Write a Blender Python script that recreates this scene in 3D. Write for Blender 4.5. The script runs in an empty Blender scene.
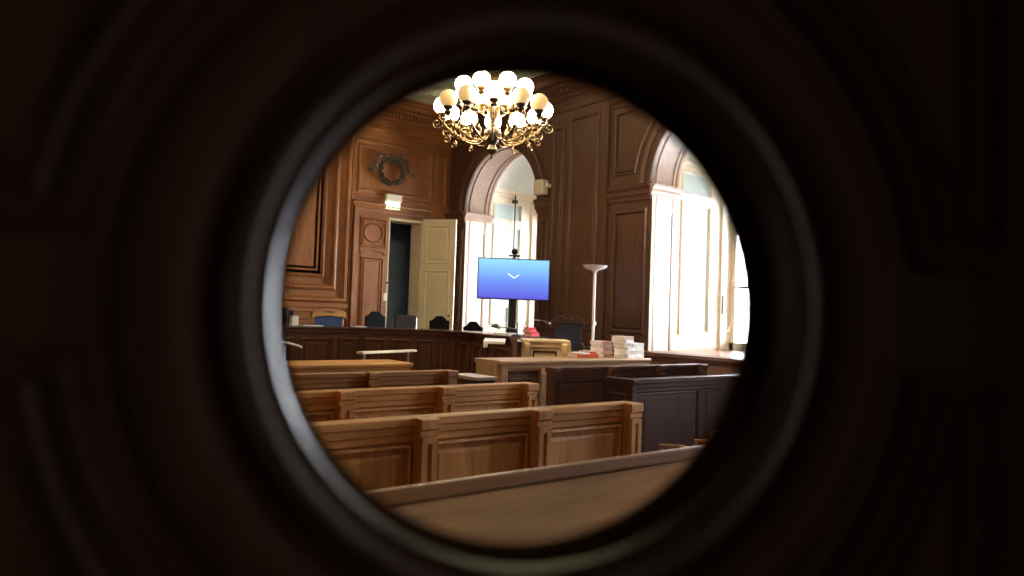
import bpy, bmesh, math, random
from mathutils import Vector, Matrix, Euler
random.seed(7)
PI = math.pi
scn = bpy.context.scene
COL = scn.collection

# ------------------------------------------------------------------ camera
FPX = 725.0
pitch, roll, yaw = math.radians(2.05), math.radians(2.0), math.radians(38.5)
cam_data = bpy.data.cameras.new('camera')
cam_data.sensor_width = 36.0
cam_data.lens = 36.0 * FPX / 1024.0
cam_data.clip_start = 0.02
cam_data.dof.use_dof = True
cam_data.dof.focus_distance = 7.5
cam_data.dof.aperture_fstop = 2.6
cam = bpy.data.objects.new('camera', cam_data)
COL.objects.link(cam)
fw = Vector((math.sin(yaw)*math.cos(pitch), math.cos(yaw)*math.cos(pitch), math.sin(pitch)))
r0 = Vector((math.cos(yaw), -math.sin(yaw), 0))
u0 = r0.cross(fw)
rt = math.cos(roll)*r0 + math.sin(roll)*u0
up = math.cos(roll)*u0 - math.sin(roll)*r0
M = Matrix.Identity(4)
for i in range(3):
    M[i][0], M[i][1], M[i][2] = rt[i], up[i], -fw[i]
M[0][3], M[1][3], M[2][3] = 0, 0, 1.6
cam.matrix_world = M
scn.camera = cam

# ------------------------------------------------------------------ view, sky, light
scn.view_settings.view_transform = 'Standard'
scn.view_settings.look = 'None'
scn.view_settings.gamma = 1.0
scn.view_settings.use_curve_mapping = False
scn.view_settings.exposure = 1.8
SKY = 11.0
world = bpy.data.worlds.new('overcast_sky')
scn.world = world
world.use_nodes = True
bg = world.node_tree.nodes['Background']
bg.inputs[0].default_value = (0.93, 0.96, 1.0, 1)
bg.inputs[1].default_value = SKY
scn.cycles.max_bounces = 8
scn.cycles.diffuse_bounces = 5
scn.cycles.glossy_bounces = 3
scn.cycles.transparent_max_bounces = 12
scn.cycles.sample_clamp_indirect = 6.0
scn.cycles.use_denoising = True

XR, YB, HC = 8.8, 13.4, 5.95        # right wall, back wall, ceiling height
XL, YF = 0.68, -5.6                 # inner faces of the left wall and of the front wall
DZ = 0.5                            # dais height
WIN = [(11.54, 1), (6.40, 2), (1.26, 3), (-3.88, 4)]   # window centres along the right wall
WR = 1.18                           # half width of an arched window
SPR = 3.75                          # springing height
XW = 10.95                          # plane of the glazing

for c, n in WIN:                    # portals at the glazing guide the sky light in
    ld = bpy.data.lights.new('window_portal', 'AREA')
    ld.shape = 'RECTANGLE'; ld.size = 2.3; ld.size_y = 3.8
    ld.cycles.is_portal = True
    lo = bpy.data.objects.new('window_portal', ld); COL.objects.link(lo)
    lo.location = (XW - 0.06, c, 3.0)
    lo.rotation_euler = (0, PI/2, 0)   # -Z points to -X after the turn below
    lo.rotation_euler = Vector((-1, 0, 0)).to_track_quat('-Z', 'Y').to_euler()
    ld.size, ld.size_y = 2.3, 3.8

# ------------------------------------------------------------------ materials
MATS = {}
def new_mat(name):
    m = bpy.data.materials.new(name); m.use_nodes = True
    nt = m.node_tree
    return m, nt, nt.nodes['Principled BSDF']

def wood(name, dark, light, axis='X', rough=0.4, grain=16.0, spec=0.5, blotch=0.5, coat=0.0):
    key = (name, axis)
    if key in MATS: return MATS[key]
    m, nt, b = new_mat(name + '_' + axis.lower())
    N, L = nt.nodes, nt.links
    tc = N.new('ShaderNodeTexCoord'); mp = N.new('ShaderNodeMapping')
    sc = {'X': (0.7, grain, grain), 'Y': (grain, 0.7, grain), 'Z': (grain, grain, 0.7)}[axis]
    mp.inputs['Scale'].default_value = sc
    L.new(tc.outputs['Object'], mp.inputs['Vector'])
    n1 = N.new('ShaderNodeTexNoise'); n1.inputs['Scale'].default_value = 2.2
    n1.inputs['Detail'].default_value = 7; n1.inputs['Roughness'].default_value = 0.62
    n1.inputs['Distortion'].default_value = 0.6
    L.new(mp.outputs[0], n1.inputs['Vector'])
    n2 = N.new('ShaderNodeTexNoise'); n2.inputs['Scale'].default_value = 1.3
    n2.inputs['Detail'].default_value = 3
    L.new(tc.outputs['Object'], n2.inputs['Vector'])
    mx = N.new('ShaderNodeMix'); mx.data_type = 'FLOAT'
    mx.inputs[0].default_value = 0.35 * blotch * 2
    L.new(n1.outputs['Fac'], mx.inputs[2]); L.new(n2.outputs['Fac'], mx.inputs[3])
    cr = N.new('ShaderNodeValToRGB')
    cr.color_ramp.elements[0].position = 0.38; cr.color_ramp.elements[0].color = (*dark, 1)
    cr.color_ramp.elements[1].position = 0.63; cr.color_ramp.elements[1].color = (*light, 1)
    L.new(mx.outputs[0], cr.inputs[0]); L.new(cr.outputs[0], b.inputs['Base Color'])
    bp = N.new('ShaderNodeBump'); bp.inputs['Strength'].default_value = 0.12
    bp.inputs['Distance'].default_value = 0.004
    L.new(n1.outputs['Fac'], bp.inputs['Height']); L.new(bp.outputs[0], b.inputs['Normal'])
    b.inputs['Roughness'].default_value = rough
    b.inputs['Specular IOR Level'].default_value = spec
    b.inputs['Coat Weight'].default_value = coat
    b.inputs['Coat Roughness'].default_value = 0.2
    MATS[key] = m
    return m

def plain(name, col, rough=0.5, metal=0.0, var=0.12, scale=6.0, spec=0.5, bump=0.0):
    if name in MATS: return MATS[name]
    m, nt, b = new_mat(name)
    N, L = nt.nodes, nt.links
    tc = N.new('ShaderNodeTexCoord')
    n = N.new('ShaderNodeTexNoise'); n.inputs['Scale'].default_value = scale; n.inputs['Detail'].default_value = 5
    L.new(tc.outputs['Object'], n.inputs['Vector'])
    cr = N.new('ShaderNodeValToRGB')
    cr.color_ramp.elements[0].position = 0.3; cr.color_ramp.elements[1].position = 0.7
    cr.color_ramp.elements[0].color = (*[c*(1-var) for c in col], 1)
    cr.color_ramp.elements[1].color = (*[min(1, c*(1+var)) for c in col], 1)
    L.new(n.outputs['Fac'], cr.inputs[0]); L.new(cr.outputs[0], b.inputs['Base Color'])
    b.inputs['Roughness'].default_value = rough
    b.inputs['Metallic'].default_value = metal
    b.inputs['Specular IOR Level'].default_value = spec
    if bump:
        bp = N.new('ShaderNodeBump'); bp.inputs['Strength'].default_value = bump; bp.inputs['Distance'].default_value = 0.005
        L.new(n.outputs['Fac'], bp.inputs['Height']); L.new(bp.outputs[0], b.inputs['Normal'])
    MATS[name] = m
    return m

def emit(name, col, strength):
    if name in MATS: return MATS[name]
    m, nt, b = new_mat(name)
    b.inputs['Base Color'].default_value = (*col, 1)
    b.inputs['Emission Color'].default_value = (*col, 1)
    b.inputs['Emission Strength'].default_value = strength
    b.inputs['Roughness'].default_value = 0.4
    MATS[name] = m
    return m

def glass(name, tint=(1, 1, 1), gloss=0.06):
    if name in MATS: return MATS[name]
    m, nt, b = new_mat(name)
    N, L = nt.nodes, nt.links
    N.remove(b)
    t = N.new('ShaderNodeBsdfTransparent'); t.inputs[0].default_value = (*tint, 1)
    g = N.new('ShaderNodeBsdfGlossy'); g.inputs['Roughness'].default_value = 0.03
    lw = N.new('ShaderNodeFresnel'); lw.inputs[0].default_value = 1.45
    mx = N.new('ShaderNodeMixShader')
    L.new(lw.outputs[0], mx.inputs[0]); L.new(t.outputs[0], mx.inputs[1]); L.new(g.outputs[0], mx.inputs[2])
    L.new(mx.outputs[0], N['Material Output'].inputs[0])
    MATS[name] = m
    return m

def oak(ax):    return wood('golden_oak', (0.32, 0.140, 0.038), (0.60, 0.295, 0.088), ax, 0.45, grain=9)
def oak_d(ax):  return wood('brown_oak', (0.17, 0.074, 0.024), (0.31, 0.14, 0.046), ax, 0.4)
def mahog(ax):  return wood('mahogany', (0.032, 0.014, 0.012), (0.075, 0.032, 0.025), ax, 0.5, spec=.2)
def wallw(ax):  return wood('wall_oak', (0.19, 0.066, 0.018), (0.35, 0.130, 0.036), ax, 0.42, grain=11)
def wallr(ax):  return wood('window_wall_oak', (0.07, 0.032, 0.019), (0.13, 0.06, 0.034), ax, 0.36, grain=11)  # darkened copy of the wall oak, backlit shade held in the colour
def redw(ax):   return wood('red_mahogany', (0.075, 0.030, 0.020), (0.15, 0.062, 0.040), ax, 0.42, spec=.35)
def deskw(ax):  return wood('judge_desk_mahogany', (0.050, 0.018, 0.011), (0.11, 0.042, 0.024), ax, 0.25)
def windowlit(ax): return wood('window_lit_oak', (0.70, 0.53, 0.32), (0.86, 0.72, 0.50), ax, 0.45)  # clerk desk oak, paled so the window light sits in its colour
def doorw(ax):  return wood('varnished_door_walnut', (0.075, 0.034, 0.019), (0.13, 0.060, 0.033), ax, 0.5, spec=0.25)
cream = plain('cream_paint', (0.72, 0.62, 0.42), 0.5, var=0.05)
creamw = plain('embrasure_cream_paint', (0.74, 0.66, 0.53), 0.5, var=0.04)
paleblue = plain('pale_grey_blue_paint', (0.66, 0.74, 0.74), 0.5, var=0.04)
black = plain('black_leather', (0.008, 0.008, 0.009), 0.7, spec=.1, var=0.2, scale=60, bump=0.2)
blue_l = plain('blue_leather', (0.02, 0.045, 0.13), 0.45, var=0.2, scale=50, bump=0.2)
brass = plain('antique_brass', (0.17, 0.115, 0.055), 0.35, 1.0, var=0.3, scale=30)
iron = plain('dark_bronze', (0.09, 0.07, 0.05), 0.35, 0.9, var=0.3, scale=30)
white_m = plain('white_enamel', (0.85, 0.85, 0.86), 0.35, var=0.02)
black_m = plain('black_plastic', (0.015, 0.015, 0.017), 0.35, var=0.1)
steel = plain('grey_steel', (0.55, 0.55, 0.57), 0.3, 0.9, var=0.1)
greenp = plain('ceiling_green_paint', (0.70, 0.80, 0.60), 0.8, var=0.08, scale=3)
plaster = plain('gilt_plaster', (0.62, 0.62, 0.45), 0.7, var=0.25, scale=20, bump=0.3)

# ------------------------------------------------------------------ mesh helpers
class MB:
    def __init__(self): self.bm = bmesh.new()
    def quad(self, *p):
        vs = [self.bm.verts.new(q) for q in p]
        try: return self.bm.faces.new(vs)
        except ValueError: return None
    def box(self, x0, x1, y0, y1, z0, z1, mat=None):
        P = [(x0,y0,z0),(x1,y0,z0),(x1,y1,z0),(x0,y1,z0),(x0,y0,z1),(x1,y0,z1),(x1,y1,z1),(x0,y1,z1)]
        if mat is not None: P = [mat @ Vector(p) for p in P]
        v = [self.bm.verts.new(p) for p in P]
        for f in ((0,3,2,1),(4,5,6,7),(0,1,5,4),(1,2,6,5),(2,3,7,6),(3,0,4,7)):
            self.bm.faces.new([v[i] for i in f])
        return self
    def prism(self, poly, f0, f1):
        """poly of 2D points; f0/f1 map (a, b) to 3D for the two caps"""
        a = [self.bm.verts.new(f0(*p)) for p in poly]
        b = [self.bm.verts.new(f1(*p)) for p in poly]
        n = len(poly)
        for i in range(n):
            j = (i+1) % n
            self.bm.faces.new((a[i], a[j], b[j], b[i]))
        self.bm.faces.new(a[::-1]); self.bm.faces.new(b)
        return self
    def strip(self, rings, closed=False, cap=False):
        """rings: list of equal-length point lists joined ring to ring"""
        R = [[self.bm.verts.new(p) for p in r] for r in rings]
        n = len(R[0])
        for a, b in zip(R, R[1:]):
            for i in range(n if closed else n-1):
                j = (i+1) % n
                try: self.bm.faces.new((a[i], a[j], b[j], b[i]))
                except ValueError: pass
        if cap:
            self.bm.faces.new(R[0][::-1]); self.bm.faces.new(R[-1])
        return self
    def tube(self, pts, rad, seg=8, cap=True):
        pts = [Vector(p) for p in pts]
        n = len(pts)
        rr = rad if isinstance(rad, (list, tuple)) else [rad]*n
        rings = []; ref = None
        for i, p in enumerate(pts):
            d = (pts[min(i+1, n-1)] - pts[max(i-1, 0)]).normalized()
            if ref is None:
                ref = Vector((0,0,1)) if abs(d.z) < 0.9 else Vector((1,0,0))
            s = d.cross(ref)
            if s.length < 1e-5: s = d.cross(Vector((0.3,1,0.2)))
            s.normalize(); t = s.cross(d).normalized(); ref = t
            rings.append([p + rr[i]*(math.cos(2*PI*k/seg)*s + math.sin(2*PI*k/seg)*t) for k in range(seg)])
        return self.strip(rings, closed=True, cap=cap)
    def lathe(self, prof, seg=24, at=(0,0,0), mat=None, cap=False):
        at = Vector(at)
        rings = []
        for r, z in prof:
            ring = []
            for k in range(seg):
                p = Vector((max(r, 1e-4)*math.cos(2*PI*k/seg), max(r, 1e-4)*math.sin(2*PI*k/seg), z))
                if mat is not None: p = mat @ p
                ring.append(p + at)
            rings.append(ring)
        return self.strip(rings, closed=True, cap=cap)
    def sphere(self, c, r, seg=16, rings=10, sc=(1,1,1)):
        prof = [(r*math.sin(PI*i/rings), -r*math.cos(PI*i/rings)) for i in range(rings+1)]
        m = Matrix.Diagonal(Vector(sc))
        return self.lathe(prof, seg, c, m)
    def frame(self, poly, prof, fmap, fill=True, force=False):
        """moulding swept along the inside of a polygon; prof = [(inset, out)...]"""
        rings = [[fmap(a, b, o) for a, b in inset(poly, d)] for d, o in prof]
        R = [[self.bm.verts.new(p) for p in r] for r in rings]
        n = len(poly)
        for a, b in zip(R, R[1:]):
            for i in range(n):
                j = (i+1) % n
                self.bm.faces.new((a[i], a[j], b[j], b[i]))
        if fill and (prof[-1][1] > .0015 or force):
            f = self.bm.faces.new(R[-1])
            bmesh.ops.triangulate(self.bm, faces=[f])
        return self
    def build(self, name, mat, parent=None, loc=None, smooth=False, bevel=0.0, kind=None, angle=38):
        bm = self.bm
        bmesh.ops.remove_doubles(bm, verts=bm.verts, dist=1e-6)
        bmesh.ops.recalc_face_normals(bm, faces=bm.faces)
        if smooth:
            for f in bm.faces: f.smooth = True
            for e in bm.edges:
                if len(e.link_faces) == 2 and e.calc_face_angle(0) > math.radians(angle): e.smooth = False
        me = bpy.data.meshes.new(name); bm.to_mesh(me); bm.free()
        o = bpy.data.objects.new(name, me); COL.objects.link(o)
        if isinstance(mat, (list, tuple)):
            for m in mat: me.materials.append(m)
        else: me.materials.append(mat)
        if parent is not None: o.parent = parent
        if loc is not None: o.location = loc
        if bevel:
            md = o.modifiers.new('bevel', 'BEVEL'); md.width = bevel; md.segments = 2
            md.limit_method = 'ANGLE'; md.angle_limit = math.radians(40)
        if kind: o['kind'] = kind
        return o

def area2(poly):
    return sum(poly[i][0]*poly[(i+1)%len(poly)][1]-poly[(i+1)%len(poly)][0]*poly[i][1] for i in range(len(poly)))
def inset(poly, d):
    if abs(d) < 1e-9: return list(poly)
    s = 1 if area2(poly) > 0 else -1
    out = []; n = len(poly)
    for i in range(n):
        p0, p1, p2 = poly[i-1], poly[i], poly[(i+1) % n]
        e1 = (p1[0]-p0[0], p1[1]-p0[1]); e2 = (p2[0]-p1[0], p2[1]-p1[1])
        l1 = math.hypot(*e1) or 1e-9; l2 = math.hypot(*e2) or 1e-9
        n1 = (-e1[1]/l1*s, e1[0]/l1*s); n2 = (-e2[1]/l2*s, e2[0]/l2*s)
        k = 1 + n1[0]*n2[0] + n1[1]*n2[1]
        k = max(k, 0.35)
        out.append((p1[0] + (n1[0]+n2[0])*d/k, p1[1] + (n1[1]+n2[1])*d/k))
    return out
def rect(a0, a1, b0, b1): return [(a0,b0),(a1,b0),(a1,b1),(a0,b1)]

def tag(o, label=None, cat=None, group=None, kind=None):
    if label: o['label'] = label
    if cat: o['category'] = cat
    if group: o['group'] = group
    if kind: o['kind'] = kind
    return o
def empty(name, loc=(0,0,0), rz=0.0, label=None, cat=None, group=None, kind=None):
    o = bpy.data.objects.new(name, None); COL.objects.link(o)
    o.empty_display_size = 0.1
    o.location = loc; o.rotation_euler = (0, 0, rz)
    return tag(o, label, cat, group, kind)
def copy_tree(o, parent=None):
    c = o.copy(); COL.objects.link(c)
    if parent is not None: c.parent = parent
    for ch in list(o.children): copy_tree(ch, c)
    return c

def bmap(u, v, o): return (u, YB - o, v)       # on the back wall, o = towards the room
def rmap(u, v, o): return (XR - o, u, v)       # on the right wall

# ================================================================== SETTING
floor_m = wood('parquet', (0.06, 0.032, 0.018), (0.13, 0.07, 0.04), 'Y', 0.4, grain=9)
m = MB(); m.box(-2.7, XR+0.05, YF-0.1, YB+2.6, -0.1, 0.0)
m.build('floor', floor_m, kind='structure')
m = MB(); m.box(XL-0.1, XR+0.1, YF-0.1, YB+0.1, HC, HC+0.1)
m.build('ceiling', greenp, kind='structure')

# left wall with the doorway; the camera stands in the lobby behind it
XO = 0.60                                   # lobby face of the left wall
DY0, DY1, DH = 0.08, 1.84, 2.25
m = MB()
m.box(XO, XL, YF-0.1, DY0, 0, HC); m.box(XO, XL, DY1, YB+0.1, 0, HC); m.box(XO, XL, DY0, DY1, DH, HC)
wl = m.build('wall_left', wallw('Z'), kind='structure')
m = MB()
for a_, b_ in ((-5.2,-3.6),(-3.3,-1.7),(-1.4,-.2),(2.3,4.2),(4.6,6.6),(7.0,9.0),(9.4,11.4)):
    m.frame(rect(a_, b_, 1.3, 5.0), [(0,0),(0,.05),(.05,.06),(.1,.02),(.2,.02),(.22,.05),(.28,0.01)],
            lambda u, v, o: (XL+o, u, v))
m.build('panelling', wallw('Z'), wl)
m = MB(); m.box(XL-0.1, XR+0.1, YF-0.1, YF, 0, HC)
wf = m.build('wall_front', wallw('Z'), kind='structure')
m = MB()
for k in range(4):
    m.frame(rect(1.0+k*1.95, 2.7+k*1.95, 1.3, 5.0), [(0,0),(0,.05),(.05,.06),(.1,.02),(.2,.02),(.22,.05),(.28,0.01)],
            lambda u, v, o: (u, YF+o, v))
m.build('panelling', wallw('Z'), wf)
lob = plain('lobby_paint', (0.22, 0.18, 0.15), 0.7)
m = MB()
m.box(-2.7, -2.6, -2.6, 3.1, 0, 2.9); m.box(-2.6, XO, -2.7, -2.6, 0, 2.9); m.box(-2.6, XO, 3.0, 3.1, 0, 2.9)
m.build('wall_lobby', lob, kind='structure')
m = MB(); m.box(-2.7, XO, -2.7, 3.1, 2.9, 3.0)
m.build('ceiling_lobby', lob, kind='structure')
m = MB()
for y in (DY0-0.1, DY1): m.box(XL, XL+0.03, y, y+0.1, 0, DH+0.1)
m.box(XL, XL+0.03, DY0-0.1, DY1+0.1, DH, DH+0.12)
m.build('trim_1', wallw('Z'), kind='structure', bevel=0.006)

# added unseen glowing window behind the camera, brightens the door's near face
fill_w = empty('window_5', (XO, -2.4, 1.0), math.radians(90), kind='structure')
m = MB()
m.box(-.06,0,0,.04,0,1.5); m.box(1.2,1.26,0,.04,0,1.5); m.box(-.06,1.26,0,.04,-.06,0); m.box(-.06,1.26,0,.04,1.5,1.56); m.box(.58,.62,0,.03,0,1.5)
m.build('window_frame', lob, fill_w)
m = MB(); m.box(0,1.2,.005,.015,0,1.5); m.build('pane', emit('added_fill_glow', (.97,.88,.82), .6), fill_w)

# ---------------------------------------------------------------- back wall
OX0, OX1, OZ1 = 7.34, 8.14, 3.52            # the part of the doorway that stands open
m = MB()
m.box(XL, 6.62, YB, YB+0.12, 0, HC); m.box(OX1, XR, YB, YB+0.12, 0, HC)
m.box(6.62, OX1, YB, YB+0.12, OZ1, HC)
m.box(6.62, OX1, YB, YB+0.12, 0, DZ)
wb = m.build('wall_back', wallw('Z'), kind='structure')
# the great nested panel, and its twin hidden behind the door's side
big = [(0,0),(0,.07),(.035,.105),(.08,.105),(.11,.05),(.13,.035),(.24,.035),(.25,.075),(.285,.095),(.32,.08),(.34,.02),
       (.40,-.03),(.47,-.03),(.475,.02),(.51,.045),(.54,.03),(.555,0),(.60,0),(.61,.02),(.64,.02),(.65,0),(.69,0)]
m = MB()
m.frame(rect(3.07, 6.41, 1.70, 5.05), big, bmap)
m.build('panelling', wallw('Z'), wb)
m = MB()
m.frame(rect(1.0, 2.75, 1.70, 5.05), [(0,0),(0,.05),(.05,.08),(.1,.03),(.2,.02)], bmap)
m.build('panelling', wallw('Z'), wb)
# horizontal dado boards below the big panel
m = MB()
for z0, z1, o in ((0.5,0.72,.07),(0.73,1.02,.03),(1.03,1.12,.055),(1.13,1.36,.025),(1.37,1.5,.04),(1.51,1.60,.06),(1.60,1.69,.09)):
    m.box(XL, 6.42, YB-o, YB, z0, z1)
m.build('dado', wallw('X'), wb, bevel=0.006)
# pilaster strips beside the door
m = MB()
for x0, x1, o in ((6.43,6.47,.06),(6.485,6.53,.12),(6.545,6.57,.08),(6.585,6.615,.05)):
    m.box(x0, x1, YB-o, YB, 0.5, 3.66 if x0 > 6.48 else 5.1)
m.box(8.16, 8.21, YB-.05, YB, 0.5, 3.66)
m.build('door_casing', wallw('Z'), wb, bevel=0.006)
m = MB()
prof = [(0,3.60),(.05,3.60),(.06,3.64),(.09,3.66),(.09,3.69),(.13,3.72),(.14,3.76),(.02,3.79),(0,3.80)]
m.strip([[(x, YB-o, z) for o, z in prof] for x in (6.45, 8.3)])
m.build('door_head', wallw('X'), wb)
m = MB()
m.frame(rect(6.47, 8.33, 3.88, 5.05), [(0,0),(0,.03),(.03,.045),(.06,.02),(.09,.02),(.10,.045),(.14,.05),(.165,.005),(.2,0)], bmap)
m.build('panelling', wallw('X'), wb)
m = MB()
m.frame(rect(8.38, 8.72, 3.88, 5.05), [(0,0),(0,.03),(.04,.04),(.07,.0)], bmap)
m.frame(rect(8.38, 8.72, 0.7, 3.55), [(0,0),(0,.03),(.04,.04),(.07,.0)], bmap)
m.build('panelling', wallw('Z'), wb)

# cornice: architrave, frieze, dentils and crown, on both walls
corn = [(0,5.10),(.03,5.10),(.035,5.16),(.06,5.18),(.065,5.26),(.10,5.29),(.10,5.31),(.02,5.33),(.02,5.52),(.06,5.54),(.07,5.585),
        (.10,5.59),(.10,5.69),(.17,5.71),(.19,5.745),(.30,5.76),(.31,5.83),(.34,5.85),(.36,5.90),(.40,5.93),(.40,HC)]
m = MB()
m.strip([[(x, YB-o, z) for o, z in corn] for x in (XL, XR)])
for k in range(int((XR-XL)/0.085)):
    x = XL + k*0.085
    m.box(x, x+0.045, YB-.155, YB-.09, 5.60, 5.69)
m.build('trim_2', wallw('X'), kind='structure')
m = MB()
m.strip([[(XR-o, y, z) for o, z in corn] for y in (YF, YB)])
for k in range(int((YB-YF)/0.085)):
    y = YF + k*0.085
    m.box(XR-.155, XR-.09, y, y+0.045, 5.60, 5.69)
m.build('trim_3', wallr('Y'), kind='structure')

# ---------------------------------------------------------------- right wall with three arched windows
SILL = 1.10
m = MB()
edges = sorted([(c-WR, c+WR) for c, n in WIN])
y = YF
for a, b in edges + [(YB, YB)]:
    m.quad((XR, y, 0), (XR, a, 0), (XR, a, HC), (XR, y, HC)); y = b
NA = 32
for c, n in WIN:
    m.quad((XR, c-WR, 0), (XR, c+WR, 0), (XR, c+WR, SILL), (XR, c-WR, SILL))
    pts = [(c-WR*math.cos(PI*i/NA), SPR+WR*math.sin(PI*i/NA)) for i in range(NA+1)]
    for p, q in zip(pts, pts[1:]):
        m.quad((XR, p[0], p[1]), (XR, q[0], q[1]), (XR, q[0], HC), (XR, p[0], HC))
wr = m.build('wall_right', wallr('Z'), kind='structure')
# wooden reveal and soffit of each arch
XD = 9.45
soff = wood('reveal_oak', (0.30, 0.20, 0.15), (0.42, 0.29, 0.22), 'Z', 0.35, grain=10)
for c, n in WIN:
    def path(r, base=SILL):
        return [(c-r, base)] + [(c-r*math.cos(PI*i/NA), SPR+r*math.sin(PI*i/NA)) for i in range(NA+1)] + [(c+r, base)]
    m = MB()
    prof = [(XR-.0, WR), (XR+.06, WR), (XR+.07, WR-.02), (XR+.11, WR-.02), (XR+.12, WR), (XR+.48, WR), (XR+.49, WR-.02), (XR+.53, WR-.02), (XR+.54, WR+.012), (XR+.58, WR+.012), (XR+.59, WR), (XD, WR)]
    m.strip([[(x, a, b) for a, b in path(r)] for x, r in prof])
    m.build('reveal', soff, wr, smooth=True)
    # cream-coloured lining of the reveal below the impost
    m = MB()
    for s in (-1, 1):
        y_ = c + s*(WR-.014)
        m.box(XR-.005, XR+.46, min(y_, c+s*WR), max(y_, c+s*WR), SILL, 3.56); m.box(XR+.50, XD, min(y_, c+s*WR), max(y_, c+s*WR), SILL, 3.56)
        m.box(XR+.45, XR+.51, min(y_, c+s*WR), max(y_, c+s*WR), 3.30, 3.56)
    m.build('pale_lining', creamw, wr)
    # impost returning into the reveal
    ip = [(0,3.56),(.03,3.56),(.035,3.60),(.055,3.62),(.055,3.66),(.085,3.69),(.09,3.73),(0,3.745)]
    m = MB()
    for s in (-1, 1):
        m.strip([[(x, c + s*(WR - o), z) for o, z in ip] for x in (XR-0.06, XD)])
        m.prism([(o, z) for o, z in ip], lambda o, z: (XR-0.06, c+s*(WR-o), z), lambda o, z: (XR-0.061, c+s*(WR-o), z))
    m.build('impost', soff, wr)
    # archivolt on the wall face
    av = [(0,0),(0,.045),(.03,.06),(.07,.06),(.08,.04),(.13,.04),(.14,.06),(.18,.075),(.21,.085),(.245,.07),(.26,0)]
    m = MB()
    m.strip([[(XR-o, c-(WR+r)*math.cos(PI*i/NA), SPR+(WR+r)*math.sin(PI*i/NA)) for i in range(NA+1)] for r, o in av])
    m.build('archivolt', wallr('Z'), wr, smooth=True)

# faces between the windows
def wallprof(o=.03): return [(0,0),(0,o),(.03,o+.02),(.06,o+.015),(.075,0),(.09,-.0)]
IMP = [(0,3.50),(.04,3.50),(.045,3.56),(.07,3.59),(.075,3.66),(.12,3.70),(.13,3.75),(.02,3.78),(0,3.79)]
def jamb(y0, y1, lo_panel=True):
    m = MB()
    m.strip([[(XR-o, y, z) for o, z in IMP] for y in (y0, y1)])
    for y in (y0, y1):
        m.prism([(o, z) for o, z in IMP], lambda o, z: (XR-o, y, z), lambda o, z: (XR-o, y+.001, z))
    m.build('impost', wallr('Y'), wr)
    if y1-y0 > .3:
        m = MB(); m.frame(rect(y0+.09, y1-.09, 1.35, 3.38), wallprof(.012), rmap)
        m.build('panelling', wallr('Z'), wr)
def pilaster(y0, y1, o=.07, panels=()):
    m = MB()
    m.box(XR-o, XR, y0, y1, 1.12, 5.30)
    for (a, b, z0, z1) in panels:
        m.frame(rect(a, b, z0, z1), [(0,o),(0,o+.022),(.025,o+.035),(.055,o+.02),(.06,o-.0),(.09,o+.002),(.095,o+.012)], rmap)
    m.build('pilaster', wallr('Z'), wr, bevel=0.004)
def spandrel(ya, yb, c, side):
    """panel beside an arch; ya is the straight side, the other side follows the archivolt"""
    R = WR + 0.36
    s = side
    pts = [(ya, 3.95), (c + s*R*math.cos(math.asin((3.95-SPR)/R)), 3.95)]
    for i in range(1, 13):
        z = 3.95 + (5.0-3.95)*i/12
        if z - SPR >= R: break
        pts.append((c + s*math.sqrt(max(R*R-(z-SPR)**2, 0)), z))
    pts.append((c + s*math.sqrt(max(R*R-(5.0-SPR)**2, 0))*0.92, 5.02)); pts.append((ya, 5.02))
    m = MB(); m.frame(pts, [(0,0),(0,.02),(.02,.035),(.045,.025),(.055,0),(.07,0)], rmap)
    m.build('panelling', wallr('Z'), wr)
# window 1 to window 2
jamb(12.72, 13.38); jamb(9.97, 10.36); jamb(7.58, 8.50)
pilaster(8.52, 9.98, .07, [(8.72, 9.44, 1.35, 5.12), (9.58, 9.90, 1.35, 5.02)])
spandrel(8.42, 0, 6.40, 1)
# window 2 to window 3, window 3 to window 4
for y0 in (2.44, -2.70):
    jamb(y0+1.98, y0+2.78); jamb(y0, y0+.72)
    pilaster(y0+.74, y0+1.96, .07, [(y0+.95, y0+1.75, 1.35, 5.12)])

# wainscot ledge along the right wall
m = MB()
lp = [(0,0.0),(.06,0.0),(.06,.16),(.04,.18),(.04,.96),(.07,.98),(.08,1.02),(.13,1.04),(.13,1.085),(0,1.10)]
m.strip([[(XR-o, y, z) for o, z in lp] for y in (YF, YB)])
m.build('baseboard_right', wood('ledge_red_oak', (0.11,0.045,0.028), (0.2,0.09,0.055), 'Y', 0.28), kind='structure')

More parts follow.
